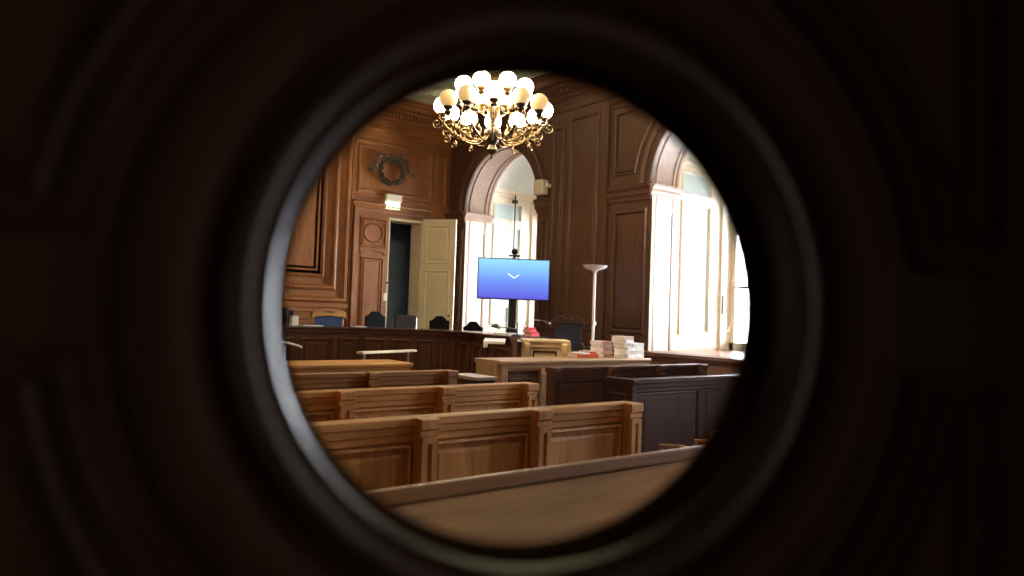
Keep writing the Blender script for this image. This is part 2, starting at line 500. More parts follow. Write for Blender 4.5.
# embrasures: painted side walls, sill, vault, and the windows themselves
for c, n in WIN:
    root = empty('window_%d' % n, (0,0,0), kind='structure')
    m = MB()
    for s in (-1, 1):
        yw = c + s*WR
        def em(u, v, o, s=s, yw=yw): return (u, yw - s*(o + .0*(u-XD)), v)
        P = [(0,0),(.03,0),(.035,-.02),(.06,-.025)]
        m.quad(em(XD, SILL, 0), em(XW, SILL, 0), em(XW, 1.3, 0), em(XD, 1.3, 0))
        m.quad(em(XD, 1.3, 0), em(9.47, 1.3, 0), em(9.47, 4.3, 0), em(XD, 4.3, 0))
        m.quad(em(10.38, 1.3, 0), em(XW, 1.3, 0), em(XW, 4.3, 0), em(10.38, 4.3, 0))
        m.frame(rect(9.47, 10.38, 1.3, 3.62), [(0,0),(.05,0),(.055,.02),(.08,.025),(.11,.0),(.115,-.015)], em, fill=False)
        m.frame(rect(9.47, 10.38, 3.62, 4.12), [(0,0),(.05,0),(.055,.02),(.07,.025),(.085,.0),(.09,-.015)], em, fill=False)
        m.quad(em(9.47, 4.12, 0), em(10.38, 4.12, 0), em(10.38, 4.3, 0), em(9.47, 4.3, 0))
        # shutter box in front of the side wall next to the glazing
        m.box(10.62, 10.90, min(yw, yw-s*.04), max(yw, yw-s*.04), SILL, 4.18)
    # cornice of the embrasure
    cp = [(0,4.18),(.03,4.20),(.04,4.25),(.08,4.28),(.08,4.33),(0,4.35)]
    for s in (-1, 1):
        m.strip([[(x, c+s*(WR-o), z) for o, z in cp] for x in (XD+.01, XW)])
    m.strip([[(XW-.02-o, y, z) for o, z in cp] for y in (c-WR, c+WR)])
    # end face behind the wooden reveal
    m.build('embrasure', creamw, root)
    m = MB()
    for s in (-1, 1):
        yw = c + s*WR
        def em(u, v, o, s=s, yw=yw): return (u, yw - s*o, v)
        pass
    mp_ = MB()
    for s in (-1, 1):
        yw = c + s*WR
        def em(u, v, o, s=s, yw=yw): return (u, yw - s*o, v)
        for (a0, a1, b0, b1) in ((9.585,10.265,1.415,3.505),(9.56,10.29,3.71,4.03)):
            mp_.quad(em(a0,b0,-.015), em(a1,b0,-.015), em(a1,b1,-.015), em(a0,b1,-.015))
    mp_.build('panel_field', plain('blue_grey_panel_paint', (0.40, 0.48, 0.48), .5, var=.04), root)
    vt = [(c-WR*math.cos(PI*i/24), 4.3+.68*math.sin(PI*i/24)) for i in range(25)]
    m.strip([[(x, a, b) for a, b in vt] for x in (XD+.0, XW)])
    # lunette wall above the window head
    f = m.bm.faces.new([m.bm.verts.new((XW, a, b)) for a, b in vt]); bmesh.ops.triangulate(m.bm, faces=[f])
    m.build('vault', paleblue, root, smooth=True)
    m = MB()
    m.box(XR-.02, XW, c-WR, c+WR, SILL-.06, SILL)
    m.build('window_sill', wood('sill_red_oak', (0.18,0.075,0.045), (0.32,0.15,0.09), 'Y', 0.3), root)
    # glazing: frame, mullion, bars, panes
    m = MB()
    m.box(XW-.06, XW, c-WR, c-WR+.12, SILL, 4.2); m.box(XW-.06, XW, c+WR-.12, c+WR, SILL, 4.2)
    m.box(XW-.06, XW, c-WR, c+WR, SILL, SILL+.14); m.box(XW-.06, XW, c-WR, c+WR, 3.72, 4.2)
    m.box(XW-.08, XW, c-.06, c+.06, SILL, 4.2)
    m.build('window_frame', creamw, root, bevel=0.008)
    m = MB()
    for z in (2.2, 3.3):
        m.box(XW-.045, XW-.01, c-WR+.1, c+WR-.1, z-.018, z+.018)
    m.build('glazing_bars', plain('bar_grey_paint', (0.32, 0.30, 0.27), .5), root)
    m = MB()
    m.quad((XW-.02, c-WR+.1, SILL+.1), (XW-.02, c+WR-.1, SILL+.1), (XW-.02, c+WR-.1, 3.75), (XW-.02, c-WR+.1, 3.75))
    m.build('pane', glass('window_glass', (0.96, 0.98, 1)), root)

# ---------------------------------------------------------------- back doors (top-level structure)
d1 = empty('door_1', (6.62, YB, DZ), kind='structure')     # closed wooden leaf
m = MB(); m.box(0, 0.71, 0.0, 0.05, 0, 3.02)
m.build('door_leaf', wallw('Z'), d1)
def dmap(u, v, o): return (u, -o, v)
m = MB()
m.frame(rect(.06,.65,2.36,2.96), [(0,0),(0,.02),(.02,.03),(.035,.0),(.055,-.01+.012),(.06,.02),(.075,.02),(.08,.004)], dmap)
m.frame(rect(.10,.61,.22,2.16), [(0,0),(0,.02),(.02,.03),(.04,.0),(.06,.002),(.065,.02),(.085,.02),(.09,.004)], dmap)
m.build('panel_moulding', wallw('Z'), d1)
m = MB()
rg = [(.215,0.004),(.215,.02),(.20,.03),(.185,.02),(.18,.006)]
m.strip([[(.355+r*math.cos(2*PI*k/40), -o, 2.66+r*math.sin(2*PI*k/40)) for k in range(40)] for r, o in rg], closed=True)
m.build('roundel', wallw('Z'), d1, smooth=True)
m = MB()
sw = [(.08,2.20),(.14,2.26),(.355,2.30),(.57,2.26),(.63,2.20),(.66,2.32),(.05,2.32)]
m.prism(sw, lambda a, b: (a, -.03, b), lambda a, b: (a, 0, b))
m.build('carved_rail', wallw('X'), d1, bevel=.008)
m = MB(); m.box(.63,.71,-.02,.0,1.28,1.44); m.build('lock_plate', cream, d1, bevel=.004)
m = MB(); m.lathe([(0,0),(.028,.005),(.03,.02),(.012,.03),(.012,.05)], 12, (.67,-.06,1.66), Matrix.Rotation(PI/2,3,'X'))
m.build('door_knob', brass, d1, smooth=True)

d2 = empty('door_2', (OX1, YB-.02, DZ), math.atan2(-.84, .545), kind='structure')   # open cream leaf
m = MB(); m.box(0.0, .78, -.022, .022, 0.01, 3.06)
m.build('door_leaf', cream, d2, bevel=.004)
def d2m(u, v, o): return (u, -.022-o, v)
m = MB()
FP = [(0,0),(0,.012),(.02,.02),(.04,.004),(.06,-.001),(.08,-.001),(.09,.012),(.1,.012)]
m.frame(rect(.1,.68,2.12,2.94), FP, d2m)
m.frame(rect(.1,.68,.2,1.98), FP, d2m)
m.build('panel_moulding', cream, d2)
m = MB(); m.lathe([(0,0),(.026,.005),(.03,.018),(.012,.03),(.012,.05)], 12, (.71,-.075,1.02), Matrix.Rotation(-PI/2,3,'X'))
m.build('door_knob', brass, d2, smooth=True)
# lining of the open doorway and the unlit room behind it
m = MB()
m.box(OX1-.03, OX1+.0, YB-.01, YB+.42, DZ, OZ1); m.box(7.33, 7.36, YB-.0, YB+.42, DZ, OZ1)
m.box(7.33, OX1, YB-.01, YB+.42, OZ1-.05, OZ1)
m.build('trim_4', cream, kind='structure', bevel=.003)
m = MB()
dk = plain('blue_grey_paint', (0.30, 0.40, 0.52), .8)
m.box(6.4, 6.45, YB+.42, YB+2.3, 0.3, 4); m.box(9.2, 9.25, YB+.42, YB+2.3, .3, 4)
m.box(6.4, 9.25, YB+2.3, YB+2.35, .3, 4); m.box(6.4, 9.25, YB+.42, YB+2.3, 4, 4.05); m.box(6.4,9.25,YB+.12,YB+2.3,.4,DZ-.002)
m.box(6.4, 7.33, YB+.40, YB+.42, .5, 4); m.box(OX1, 9.25, YB+.40, YB+.42, .5, 4); m.box(7.33, OX1, YB+.40, YB+.42, OZ1, 4)
m.build('wall_annex', dk, kind='structure')

# ---------------------------------------------------------------- dais
path_in = [(2.6,11.75),(5.55,11.72),(6.0,11.6),(6.4,11.35),(6.72,11.0),(6.95,10.5),(7.0,10.2),(6.92,9.6),(6.75,8.5),(6.68,8.1),(6.68,7.6),(6.9,7.45),(XR-.14,7.45),(XR-.14,YB-.08),(2.6,YB-.08)]
m = MB(); m.prism(path_in, lambda a, b: (a, b, 0.002), lambda a, b: (a, b, DZ))
bmesh.ops.triangulate(m.bm, faces=[f for f in m.bm.faces if len(f.verts) > 4])
m.build('floor_dais', floor_m, kind='structure')

# ================================================================== THE DOOR WITH THE PORTHOLE
HCEN = Vector((0.2507, 0.2923, 1.6043))
ddir = Vector((math.sin(math.radians(118.5)), math.cos(math.radians(118.5)), 0))
dn = Vector((ddir.y, -ddir.x, 0))                      # towards the camera side
d3 = empty('door_3', (HCEN.x, HCEN.y, 0.0), math.atan2(ddir.y, ddir.x), kind='structure')
ZC = HCEN.z
HR, DT = 0.1337, 0.028
U0, U1, V0, V1 = -0.53, 0.385, 0.02 - ZC, 2.2 - ZC
def lmap(u, v, o): return (u, -o, ZC + v)              # local: -y faces the camera
def to_rect(a, us=(U0, U1), vs=(-.55, .55)):
    ca, sa = math.cos(a), math.sin(a)
    t = min((us[1] if ca > 0 else us[0])/ca if abs(ca) > 1e-6 else 9, (vs[1] if sa > 0 else vs[0])/sa if abs(sa) > 1e-6 else 9)
    return (ca*t, sa*t)
NS = 96
ang = sorted(set([2*PI*k/NS for k in range(NS)] + [math.atan2(v, u) % (2*PI) for u in (U0, U1) for v in (-.55, .55)]))
m = MB()
circ = [(math.cos(a), math.sin(a)) for a in ang]
outr = [to_rect(a) for a in ang]
m.strip([[lmap(*o, -DT) for o in outr], [lmap(HR*c, HR*s, -DT) for c, s in circ], [lmap(HR*c, HR*s, 0) for c, s in circ],
         [lmap(.21*c, .21*s, 0) for c, s in circ], [lmap(*o, 0) for o in outr]], closed=True)
m.box(U0, U1, 0, DT, ZC+V0, ZC-.55); m.box(U0, U1, 0, DT, ZC+.55, ZC+V1)
m.strip([[lmap(U0, -.55, 0), lmap(U0, .55, 0)], [lmap(U0, -.55, -DT), lmap(U0, .55, -DT)]])
m.strip([[lmap(U1, -.55, 0), lmap(U1, .55, 0)], [lmap(U1, -.55, -DT), lmap(U1, .55, -DT)]])
m.build('door_leaf', doorw('Z'), d3)
# dull lining of the hole
m = MB()
ringl = [(HR-.0005,-.022),(HR-.002,-.018),(HR-.001,0.0),(HR+.0005,.006)]
m.strip([[lmap(r*math.cos(2*PI*k/160), r*math.sin(2*PI*k/160), o) for k in range(160)] for r, o in ringl], closed=True)
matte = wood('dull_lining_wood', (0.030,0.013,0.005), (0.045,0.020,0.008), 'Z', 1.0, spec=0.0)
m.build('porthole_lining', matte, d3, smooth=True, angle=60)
# turned ring mouldings
m = MB()
ringp = [(HR+.0005,.006),(HR+.0009,.009),(HR+.0020,.0125),(HR+.0040,.0157),(HR+.007,.0184),(HR+.0105,.0203),(HR+.0145,.021),(HR+.019,.0195),(HR+.023,.012),(HR+.0255,.002)]
ringo = [(HR+.0255,.002),
         (.166,.001),(.1675,.008),(.171,.012),(.187,.016),(.202,.013),(.2055,.004),(.209,.0005)]
m2 = MB(); m2.strip([[lmap(r*math.cos(2*PI*k/160), r*math.sin(2*PI*k/160), o) for k in range(160)] for r, o in ringo], closed=True)
m2.build('outer_ring', doorw('Z'), d3, smooth=True, angle=60)
m.strip([[lmap(r*math.cos(2*PI*k/160), r*math.sin(2*PI*k/160), o) for k in range(160)] for r, o in ringp], closed=True)
m.build('porthole_ring', wood('polished_ring_walnut', (0.05, 0.022, 0.012), (0.10, 0.045, 0.024), 'Z', 0.30, spec=1.0, coat=.6), d3, smooth=True, angle=60)
m = MB()
ringb = [(HR-.0005,-.022),(HR-.0005,-DT-.003),(HR+.006,-DT-.008),(HR+.02,-DT-.008),(HR+.03,-DT)]
m.strip([[lmap(r*math.cos(2*PI*k/120), r*math.sin(2*PI*k/120), o) for k in range(120)] for r, o in ringb], closed=True)
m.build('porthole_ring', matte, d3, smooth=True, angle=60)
m = MB()
m.strip([[lmap(HR*math.cos(2*PI*k/96), HR*math.sin(2*PI*k/96), -.018) for k in range(96)], [lmap(.001*math.cos(2*PI*k/96), .001*math.sin(2*PI*k/96), -.018) for k in range(96)]], closed=True)
m.build('glass_pane', glass('porthole_glass'), d3)
# four sunk panels whose inner corners follow the ring
RP = .224
for su in (-1, 1):
    for sv in (-1, 1):
        v0, u0_ = .030, .035
        a0, a1 = math.asin(v0/RP), math.acos(u0_/RP)
        uo = .285 if su > 0 else .43
        pts = [(uo, v0), (uo, .46), (u0_, .46)] + [(RP*math.cos(a), RP*math.sin(a)) for a in [a1 + (a0-a1)*i/28 for i in range(29)]]
        pts = [(su*a, sv*b) for a, b in pts]
        m = MB()
        m.frame(pts, [(0,0),(0,.007),(.004,.011),(.009,.009),(.010,.001),(.018,.0005),(.019,.006),(.023,.009),(.028,.004),(.029,.001),(.036,.001),(.037,.004)], lmap)
        # carved beading beside the curved edge
        for i in range(44):
            a = a0 + (a1-a0)*(i+.5)/44
            m.sphere(lmap(su*(RP+.0135)*math.cos(a), sv*(RP+.0135)*math.sin(a), .0015), .0042, 8, 6)
        m.build('door_panel', doorw('Z'), d3)
for u0_, u1_, va, vb in ((-.43,-.035,-1.42,-.60),(.035,.285,-1.42,-.60)):
    m = MB(); m.frame(rect(u0_, u1_, va, vb), [(0,0),(0,.006),(.006,.010),(.02,.002),(.05,.0),(.055,.006)], lmap)
    m.build('door_panel', doorw('Z'), d3)
m = MB()
m.tube([lmap(-.48,-.50,0), lmap(-.48,-.50,.05), lmap(-.46,-.50,.06), lmap(-.38,-.50,.06)], .009, 10)
m.build('door_handle', brass, d3, smooth=True)

# ================================================================== BENCHES
def bench(x0, x1, Y, W, pil, label, group, left_end=False, plain_back=False, seat=True, flush=False, cat='bench', name='courtroom_bench'):
    if not (plain_back or flush): Y += .06; x1 -= .03; pil = [p-.03 for p in pil]
    root = empty(name, (x0, Y, 0), 0, label, cat, group)
    Lx = x1 - x0
    m = MB(); m.box(0, Lx, 0.0, .035, .06, 1.0); m.build('backrest', W('X'), root)
    m = MB()
    pr = [(.06,1.0),(.06,1.045),(.055,1.05),(-.045,1.05),(-.05,1.046),(-.05,1.012),(-.044,1.008),(-.036,1.006),(-.034,.97),(-.030,.965),(-.020,.963),(-.020,.930),(-.012,.922),(0,.920),(0,1.0)]
    if plain_back:
        pr = [(.0,1.0),(.0,1.047),(-.003,1.05),(-.026,1.05),(-.030,1.046),(-.030,1.006),(-.026,1.002),(0,1.0)]
    m.prism(pr, lambda a, b: (0, a, b), lambda a, b: (Lx, a, b))
    m.build('top_rail', W('X'), root, bevel=.002)
    if plain_back:
        m = MB()
        pp = [(0,.996),(-.036,.996),(-.046,.990),(-.40,.74),(-.42,.73),(-.42,.70),(-.38,.69),(-.10,.66),(-.10,.06),(0,.06)]
        m.prism(pp, lambda a, b: (0, a, b), lambda a, b: (Lx, a, b))
        m.build('writing_slope', wood('slope_oak', (0.19, 0.085, 0.030), (0.33, 0.155, 0.058), 'X', 0.36, grain=7), root, bevel=.002)
    else:
        xs = [p - x0 for p in pil]
        for i, xc in enumerate(xs):
            m = MB()
            w = .048
            if flush:
                m.box(xc-w, xc+w, -.012, 0, .12, .92); m.build('pilaster', W('Z'), root, bevel=.003); continue
            m.box(xc-w, xc+w, -.095, 0, .12, .998)
            m.prism([(-.105,.962),(-.105,.99),(-.118,1.0),(-.118,1.045),(-.112,1.0515),(.0,1.0515),(0,.962)], lambda a, b: (xc-w-.008, a, b), lambda a, b: (xc+w+.008, a, b))
            # two fillets leaving a flute between them
            m.box(xc-w+.004, xc-.014, -.112, -.095, .16, .925); m.box(xc+.014, xc+w-.004, -.112, -.095, .16, .925)
            m.box(xc-w+.004, xc+w-.004, -.112, -.095, .12, .16); m.box(xc-w+.004, xc+w-.004, -.112, -.095, .925, .955)
            m.build('pilaster', W('Z'), root, bevel=.003)
        cuts = [0.0] + xs + ([Lx] if xs and Lx - xs[-1] > .2 else [])
        for a, b in zip(cuts, cuts[1:]):
            if b - a < .2: continue
            a2, b2 = a + .054, b - .054
            m = MB()
            m.frame(rect(a2, b2, .16, .915), [(0,0),(0,.030),(.012,.034),(.020,.028),(.022,.002),(.046,.002),(.050,.016),(.068,.022)] if not flush else [(0,0),(0,.006),(.010,.008),(.018,.002),(.04,.002),(.045,.006)],
                    lambda u, v, o: (u, -o, v))
            m.build('panel', W('Z'), root)
        m = MB(); m.box(0, Lx, -.04, .05, 0, .12); m.build('plinth', W('X'), root, bevel=.006)
    if seat:
        m = MB(); m.box(0, Lx, .035, .46, .42, .455); m.build('seat', W('X'), root, bevel=.008)
        for xs_ in (0.02, Lx/2, Lx-.06):
            m = MB()
            m.prism([(.03,0),(.40,0),(.36,.12),(.37,.30),(.44,.42),(.03,.42)], lambda a, b: (xs_, a, b), lambda a, b: (xs_+.04, a, b))
            m.build('support', W('Z'), root, bevel=.004)
    if left_end:
        m = MB()
        m.prism([(-.05,0),(.27,0),(.27,1.0),(-.05,1.0)], lambda a, b: (-.045, a, b), lambda a, b: (.0, a, b))
        m.prism([(-.07,1.0),(.29,1.0),(.30,1.03),(.29,1.052),(-.07,1.052),(-.08,1.03)], lambda a, b: (-.06, a, b), lambda a, b: (.02, a, b))
        m.frame(rect(0.0,.22,.15,.92), [(0,0),(0,.012),(.02,.018),(.04,.0)], lambda u, v, o: (-.045-o, u, v))
        m.build('bench_end', W('Z'), root, bevel=.003)
    return root

G = 'public benches left of the aisle'
def pils(last, n, step=.78): return [last - step*k for k in range(n)][::-1]
bench(.80, 3.70, 2.0, oak_d, [], 'plain-backed oak bench nearest the porthole, with a broad sloping board behind its top rail', G, plain_back=True)
bench(.80, 3.652, 3.2, oak, pils(3.597, 4), 'golden oak panelled bench right in front of the plain-backed bench', G)
bench(.80, 3.845, 4.46, oak, pils(3.79, 4, .80), 'golden oak panelled bench, second panelled one from the porthole', G)
bench(.80, 3.90, 5.68, oak_d, pils(3.845, 4, .81), 'brown oak panelled bench just before the front writing desk', G)
G = 'dark benches right of the aisle'
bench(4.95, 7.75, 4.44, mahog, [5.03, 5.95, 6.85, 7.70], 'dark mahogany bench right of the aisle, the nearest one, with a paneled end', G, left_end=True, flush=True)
bench(5.10, 7.70, 5.68, redw, [5.16, 6.02, 6.85, 7.65], 'reddish mahogany bench right of the aisle, between the nearest dark bench and the files', G)

# writing desks of the lawyers: a long top on panelled fronts
def stall(x0, x1, Y, W, label, pil, depth=.52, group=None, h=1.05):
    root = empty('lawyers_desk', (x0, Y, 0), 0, label, 'desk', group)
    Lx = x1-x0
    m = MB()
    m.prism([(0,h-.05),(-.01,h-.03),(-.01,h-.008),(0,h),(depth,h),(depth,h-.05)], lambda a, b: (0, a, b), lambda a, b: (Lx, a, b))
    m.build('desk_top', W('X'), root, bevel=.004)
    m = MB()
    m.prism([(.03,h-.13),(.01,h-.09),(.005,h-.05),(.1,h-.05),(.1,h-.13)], lambda a, b: (.02, a, b), lambda a, b: (Lx-.02, a, b))
    m.build('top_moulding', W('X'), root)
    m = MB(); m.box(.03, Lx-.03, .05, .08, .1, h-.05); m.build('front_board', redw('X'), root)
    cuts = [p-x0 for p in pil]
    for xc in cuts:
        m = MB(); m.box(xc-.045, xc+.045, .0, .06, .1, h-.1)
        m.box(xc-.035, xc-.012, -.012, .0, .2, h-.16); m.box(xc+.012, xc+.035, -.012, .0, .2, h-.16)
        m.build('pilaster', W('Z'), root, bevel=.003)
    for a, b in zip(cuts, cuts[1:]):
        m = MB(); m.frame(rect(a+.07, b-.07, .2, h-.18), [(0,0),(0,.014),(.03,.016),(.035,.028),(.055,.028),(.065,.0),(.09,.002),(.1,.012)], lambda u, v, o: (u, .05-o, v))
        m.build('panel', redw('Z'), root)
    m = MB(); m.box(0, Lx, -.01, depth-.05, 0, .1); m.build('plinth', W('X'), root, bevel=.006)
    for x in (0.0, Lx-.04):
        m = MB(); m.box(x, x+.04, .06, depth-.04, .1, h-.05)
        m.build('side_panel', W('Z'), root, bevel=.003)
    return root
lit_oak = lambda ax: wood('lit_desk_oak', (0.38,0.24,0.14), (0.58,0.40,0.25), ax, 0.35)  # lighter copy of oak, light falling on the desk put into it
stall(5.18, 7.83, 6.68, lit_oak, 'long lawyers desk with a lit top on the right carrying the bundled case files', [5.25, 5.86, 6.7, 7.74], group=None)
stall(.85, 3.97, 6.62, oak, 'long oak lawyers desk on the left with a thin barre standing behind it', [.95, 1.9, 2.9, 3.9], group=None)

# small low desk piece in the aisle
t = empty('low_table', (4.40, 6.05, 0), 0, 'low dark table in the aisle between the two lawyers desks, with a pale top', 'table')
m = MB(); m.box(0, .26, 0, .50, .90, .935); m.build('table_top', plain('grey_laminate', (.42,.38,.34), .35), t, bevel=.004)
m = MB(); m.box(.02,.24,.04,.07,.5,.9); m.build('modesty_panel', plain('navy_cloth', (.015,.02,.035), .9), t)
for x in (.02,.21):
    for y in (.02,.45):
        m = MB(); m.box(x, x+.03, y, y+.03, 0, .9); m.build('leg', black_m, t)

# ================================================================== JUDGES' HORSESHOE DESK
front = [(2.6,11.45),(5.35,11.45)]
cx_, cy_ = 5.35, 9.95
for k in range(1, 12):
    a = PI/2 - (PI/2 - math.radians(-10))*k/12
    front.append((cx_ + 1.55*math.cos(a), cy_ + 1.50*math.sin(a)))
front += [(6.87,9.70),(6.62,8.70),(6.50,8.15)]
def offs(path, d):
    out = []
    for i, p in enumerate(path):
        a = Vector(path[max(i-1,0)]); b = Vector(path[min(i+1, len(path)-1)])
        t = (b-a).normalized(); out.append((p[0]-t.y*d, p[1]+t.x*d))
    return out
jd = empty('judges_desk', (0,0,0), 0, 'long dark horseshoe judges desk curving along the back and right of the court', 'desk')
top_prof = [(-.02,1.235),(-.035,1.25),(-.035,1.272),(-.025,1.28),(.60,1.28),(.60,1.24),(.30,1.235)]
m = MB()
rings = []
for i in range(len(front)):
    rings.append([(*offs(front, d)[i], z) for d, z in top_prof])
m.strip(rings, closed=True, cap=True)
topmat = wood('desk_top_leathered_mahogany', (0.06,0.03,0.024), (0.11,0.06,0.045), 'X', 0.16)
m.build('desk_top', topmat, jd)
m = MB()
fp = [(.10,1.235),(.0,1.235),(.0,1.19),(.012,1.185),(.02,1.15),(.03,1.145),(.03,.14),(.0,.12),(.0,0.004),(.10,0.004)]
m.strip([[(*offs(front, d)[i], z) for d, z in fp] for i in range(len(front))], closed=True, cap=True)
m.build('front_board', deskw('Z'), jd)
# panels on the front, one mesh each
segs = []
for i in range(len(front)-1):
    a, b = Vector(front[i]), Vector(front[i+1]); n_ = max(1, round((b-a).length/.62))
    if (b-a).length < .25: continue
    for k in range(n_): segs.append((a.lerp(b, k/n_), a.lerp(b, (k+1)/n_)))
arc = [Vector(p) for p in front[1:15]]
segs2 = [(arc[i], arc[min(i+2, len(arc)-1)]) for i in range(0, 12, 2)]
for a, b in [s for s in segs if True] + segs2:
    t = (b-a).normalized(); nn = Vector((t.y, -t.x)); ln = (b-a).length
    if ln < .2: continue
    def pm(u, v, o, a=a, t=t, nn=nn):
        q = a + t*u + nn*(o-.03); return (q.x, q.y, v)
    m = MB(); m.frame(rect(.05, ln-.05, .24, 1.10), [(0,0),(0,.012),(.02,.026),(.045,.022),(.055,.004),(.09,.004),(.10,.014)], pm)
    m.build('panel', deskw('Z'), jd)

# ---------------------------------------------------------------- chairs
def arch_back(w, h, rise, n=14):
    """outline of a chair back with a raised centre"""
    pts = [(-w/2, 0), (w/2, 0)]
    for i in range(n+1):
        a = i/n
        x = w/2 - w*a
        s = abs(2*a-1)
        z = h - rise*(0.5-0.5*math.cos(PI*min(1, max(0, (s-.25)/.6)))) 
        pts.append((x, z))
    return pts
def chair(loc, rz, label, back_mat, frame_mat, w=.5, top=1.05, rise=.08, group='chairs behind the judges desk', crest=False, name='court_chair', post=False, backh=.62, base_mat=None):
    root = empty(name, loc, rz, label, 'chair', group)    # faces -y locally
    bm_ = base_mat or frame_mat
    m = MB(); m.box(-w/2, w/2, -.25, .24, .42, .50)
    m.build('seat', back_mat, root, bevel=.03)
    bz = top - backh
    m = MB()
    out = arch_back(w, backh, rise)
    m.prism(out, lambda a, b: (a, .20, bz+b), lambda a, b: (a, .26, bz+b))
    m.build('backrest', back_mat if not crest else back_mat, root, bevel=.012)
    if crest:
        m = MB()
        cr_ = [(-w/2-.06, top-.12), (-w/2-.05, top-.02), (-w/2, top+.02)] + [(-w/2+w*i/10, top+.02+.035*math.sin(PI*i/10)) for i in range(1,10)] + [(w/2, top+.02), (w/2+.05, top-.02), (w/2+.06, top-.12), (w/2-.03, top-.09), (0, top-.07), (-w/2+.03, top-.09)]
        m.prism(cr_, lambda a, b: (a, .17, b), lambda a, b: (a, .27, b))
        m.build('crest_rail', frame_mat, root, bevel=.01)
        m = MB()
        m.tube([(-.07,.16,top+.03),(-.07,.15,top-.0),(.07,.15,top-.0),(.07,.16,top+.03)], .009, 6)
        m.build('handle_grip', brass, root, smooth=True)
        for s in (-1,1):
            m = MB(); m.tube([(s*(w/2+.0),.22,.45),(s*(w/2+.01),.22,top-.06)], .018, 8); m.build('back_post', frame_mat, root, smooth=True)
    if post:
        for s in (-1,1):
            m = MB(); m.tube([(s*(w/2+.015),.23,.25),(s*(w/2+.015),.23,top-.06)], .014, 8); m.build('back_post', steel, root, smooth=True)
    for s in (-1,1):
        m = MB(); m.tube([(s*(w/2+.01),.2,.66),(s*(w/2+.03),0,.68),(s*(w/2+.02),-.2,.66),(s*(w/2-.02),-.22,.46)], .018, 8)
        m.build('armrest', bm_, root, smooth=True)
        for y in (-.2,.2):
            m = MB(); m.tube([(s*(w/2-.03),y,0.0),(s*(w/2-.03),y,.43)], [.016,.022], 8); m.build('leg', bm_, root, smooth=True)
    return root
wc = wallw('X')
chair((4.80,12.35,DZ), 0, 'dark chair at the far left end of the judges desk, cut by the ring', black, oak_d('X'), .46, 1.07, .05)
chair((5.70,12.35,DZ), 0, 'blue-upholstered wooden presiding chair with a brass grip in its crest rail', blue_l, oak('X'), .56, 1.02, .02, crest=True)
chair((6.64,12.3,DZ), 0, 'black chair with an arched back in front of the closed wooden door leaf', black, black_m, .42, 1.06, .09, post=False)
chair((7.48,12.62,DZ), 0, 'low square-backed dark brown chair in front of the dark doorway', plain('brown_leather', (.014,.008,.007), .7, spec=.1), steel, .50, 1.01, .01, post=True)
chair((7.78,11.97,DZ), math.radians(-25), 'black arched chair in front of the open cream door leaf', black, black_m, .40, 1.01, .09)
chair((7.88,11.22,DZ), math.radians(-65), 'black arched chair before the bright far window, left of the television', black, black_m, .42, .93, .10)
chair((7.50,8.02,DZ), math.radians(-40), 'dark blue chair with a brown wooden crest between the television and the floor lamp', plain('navy_leather', (.012,.02,.04), .4), mahog('X'), .38, 1.06, .02, crest=True, group=None)

# wooden visitor chair at the right rim
ch = chair((4.50,3.34,0), math.radians(180), 'small wooden chair with a low back beside the aisle at the right rim', oak_d('X'), oak_d('X'), .38, .84, .02, group=None, backh=.36)

# ================================================================== TELEVISION
tv = empty('television', (7.57, 9.48, DZ), math.atan2(-.55, .83), 'large flat television on a black column stand showing a blue screen with a white chevron', 'television')
W2, z0, z1 = .61, 1.315, 2.02     # local heights above the dais
z0, z1 = 1.325-.0, 1.945+.06
z0, z1 = 1.335, 2.03
m = MB(); m.box(-W2, W2, .0, .05, z0, z1); m.build('housing', black_m, tv, bevel=.006)
scr, nt, b = new_mat('screen_gradient')
tc = nt.nodes.new('ShaderNodeTexCoord'); sx = nt.nodes.new('ShaderNodeSeparateXYZ'); cr = nt.nodes.new('ShaderNodeValToRGB')
nt.links.new(tc.outputs['Generated'], sx.inputs[0]); nt.links.new(sx.outputs['Z'], cr.inputs[0])
cr.color_ramp.elements[0].color = (0.09, 0.08, 0.58, 1); cr.color_ramp.elements[1].color = (0.24, 0.60, 0.86, 1)
e = cr.color_ramp.elements.new(.45); e.color = (0.12, 0.24, 0.74, 1)
nt.links.new(cr.outputs[0], b.inputs['Emission Color']); b.inputs['Emission Strength'].default_value = 0.40
b.inputs['Base Color'].default_value = (0.01,0.01,0.02,1); b.inputs['Roughness'].default_value = .3
m = MB(); m.box(-W2+.018, W2-.018, -.004, .002, z0+.022, z1-.018); m.build('screen', scr, tv)
m = MB(); zc = (z0+z1)/2 + .03
ch_w = [(-.105,.062),(-.095,.072),(0,.0),(.085,.05),(.095,.04),(0,-.022)]
m.prism(ch_w, lambda a, b: (a, -.008, zc+b), lambda a, b: (a, -.004, zc+b)); m.build('chevron_mark', emit('screen_white', (.75,.88,1), .30), tv)
m = MB(); m.box(-.065, .065, .06, .12, .06, z1-.05); m.build('column', black_m, tv, bevel=.006)
for s in (-1, 1):
    m = MB(); m.box(s*.09-.012, s*.09+.012, .05, .09, .06, z0+.02-.15); m.build('support_rail', steel, tv, bevel=.003)
m = MB(); m.box(-.45, .45, -.25, .35, 0, .06); m.build('base', black_m, tv, bevel=.01)
m = MB(); m.box(-.09,.09,.03,.09,.72,.86); m.build('media_box', black_m, tv, bevel=.005)
wc_ = empty('conference_camera', (7.565, 9.47, DZ+z1), math.atan2(-.55,.83), 'small black conference camera sitting on top of the television', 'camera')
m = MB(); m.box(-.10,.10,-.03,.05,.03,.06); m.build('base', black_m, wc_, bevel=.01)
m = MB(); m.sphere((0,0,.115), .055, 16, 10); m.box(-.02,.02,-.02,.02,0.0,.08); m.build('head', black_m, wc_, smooth=True)
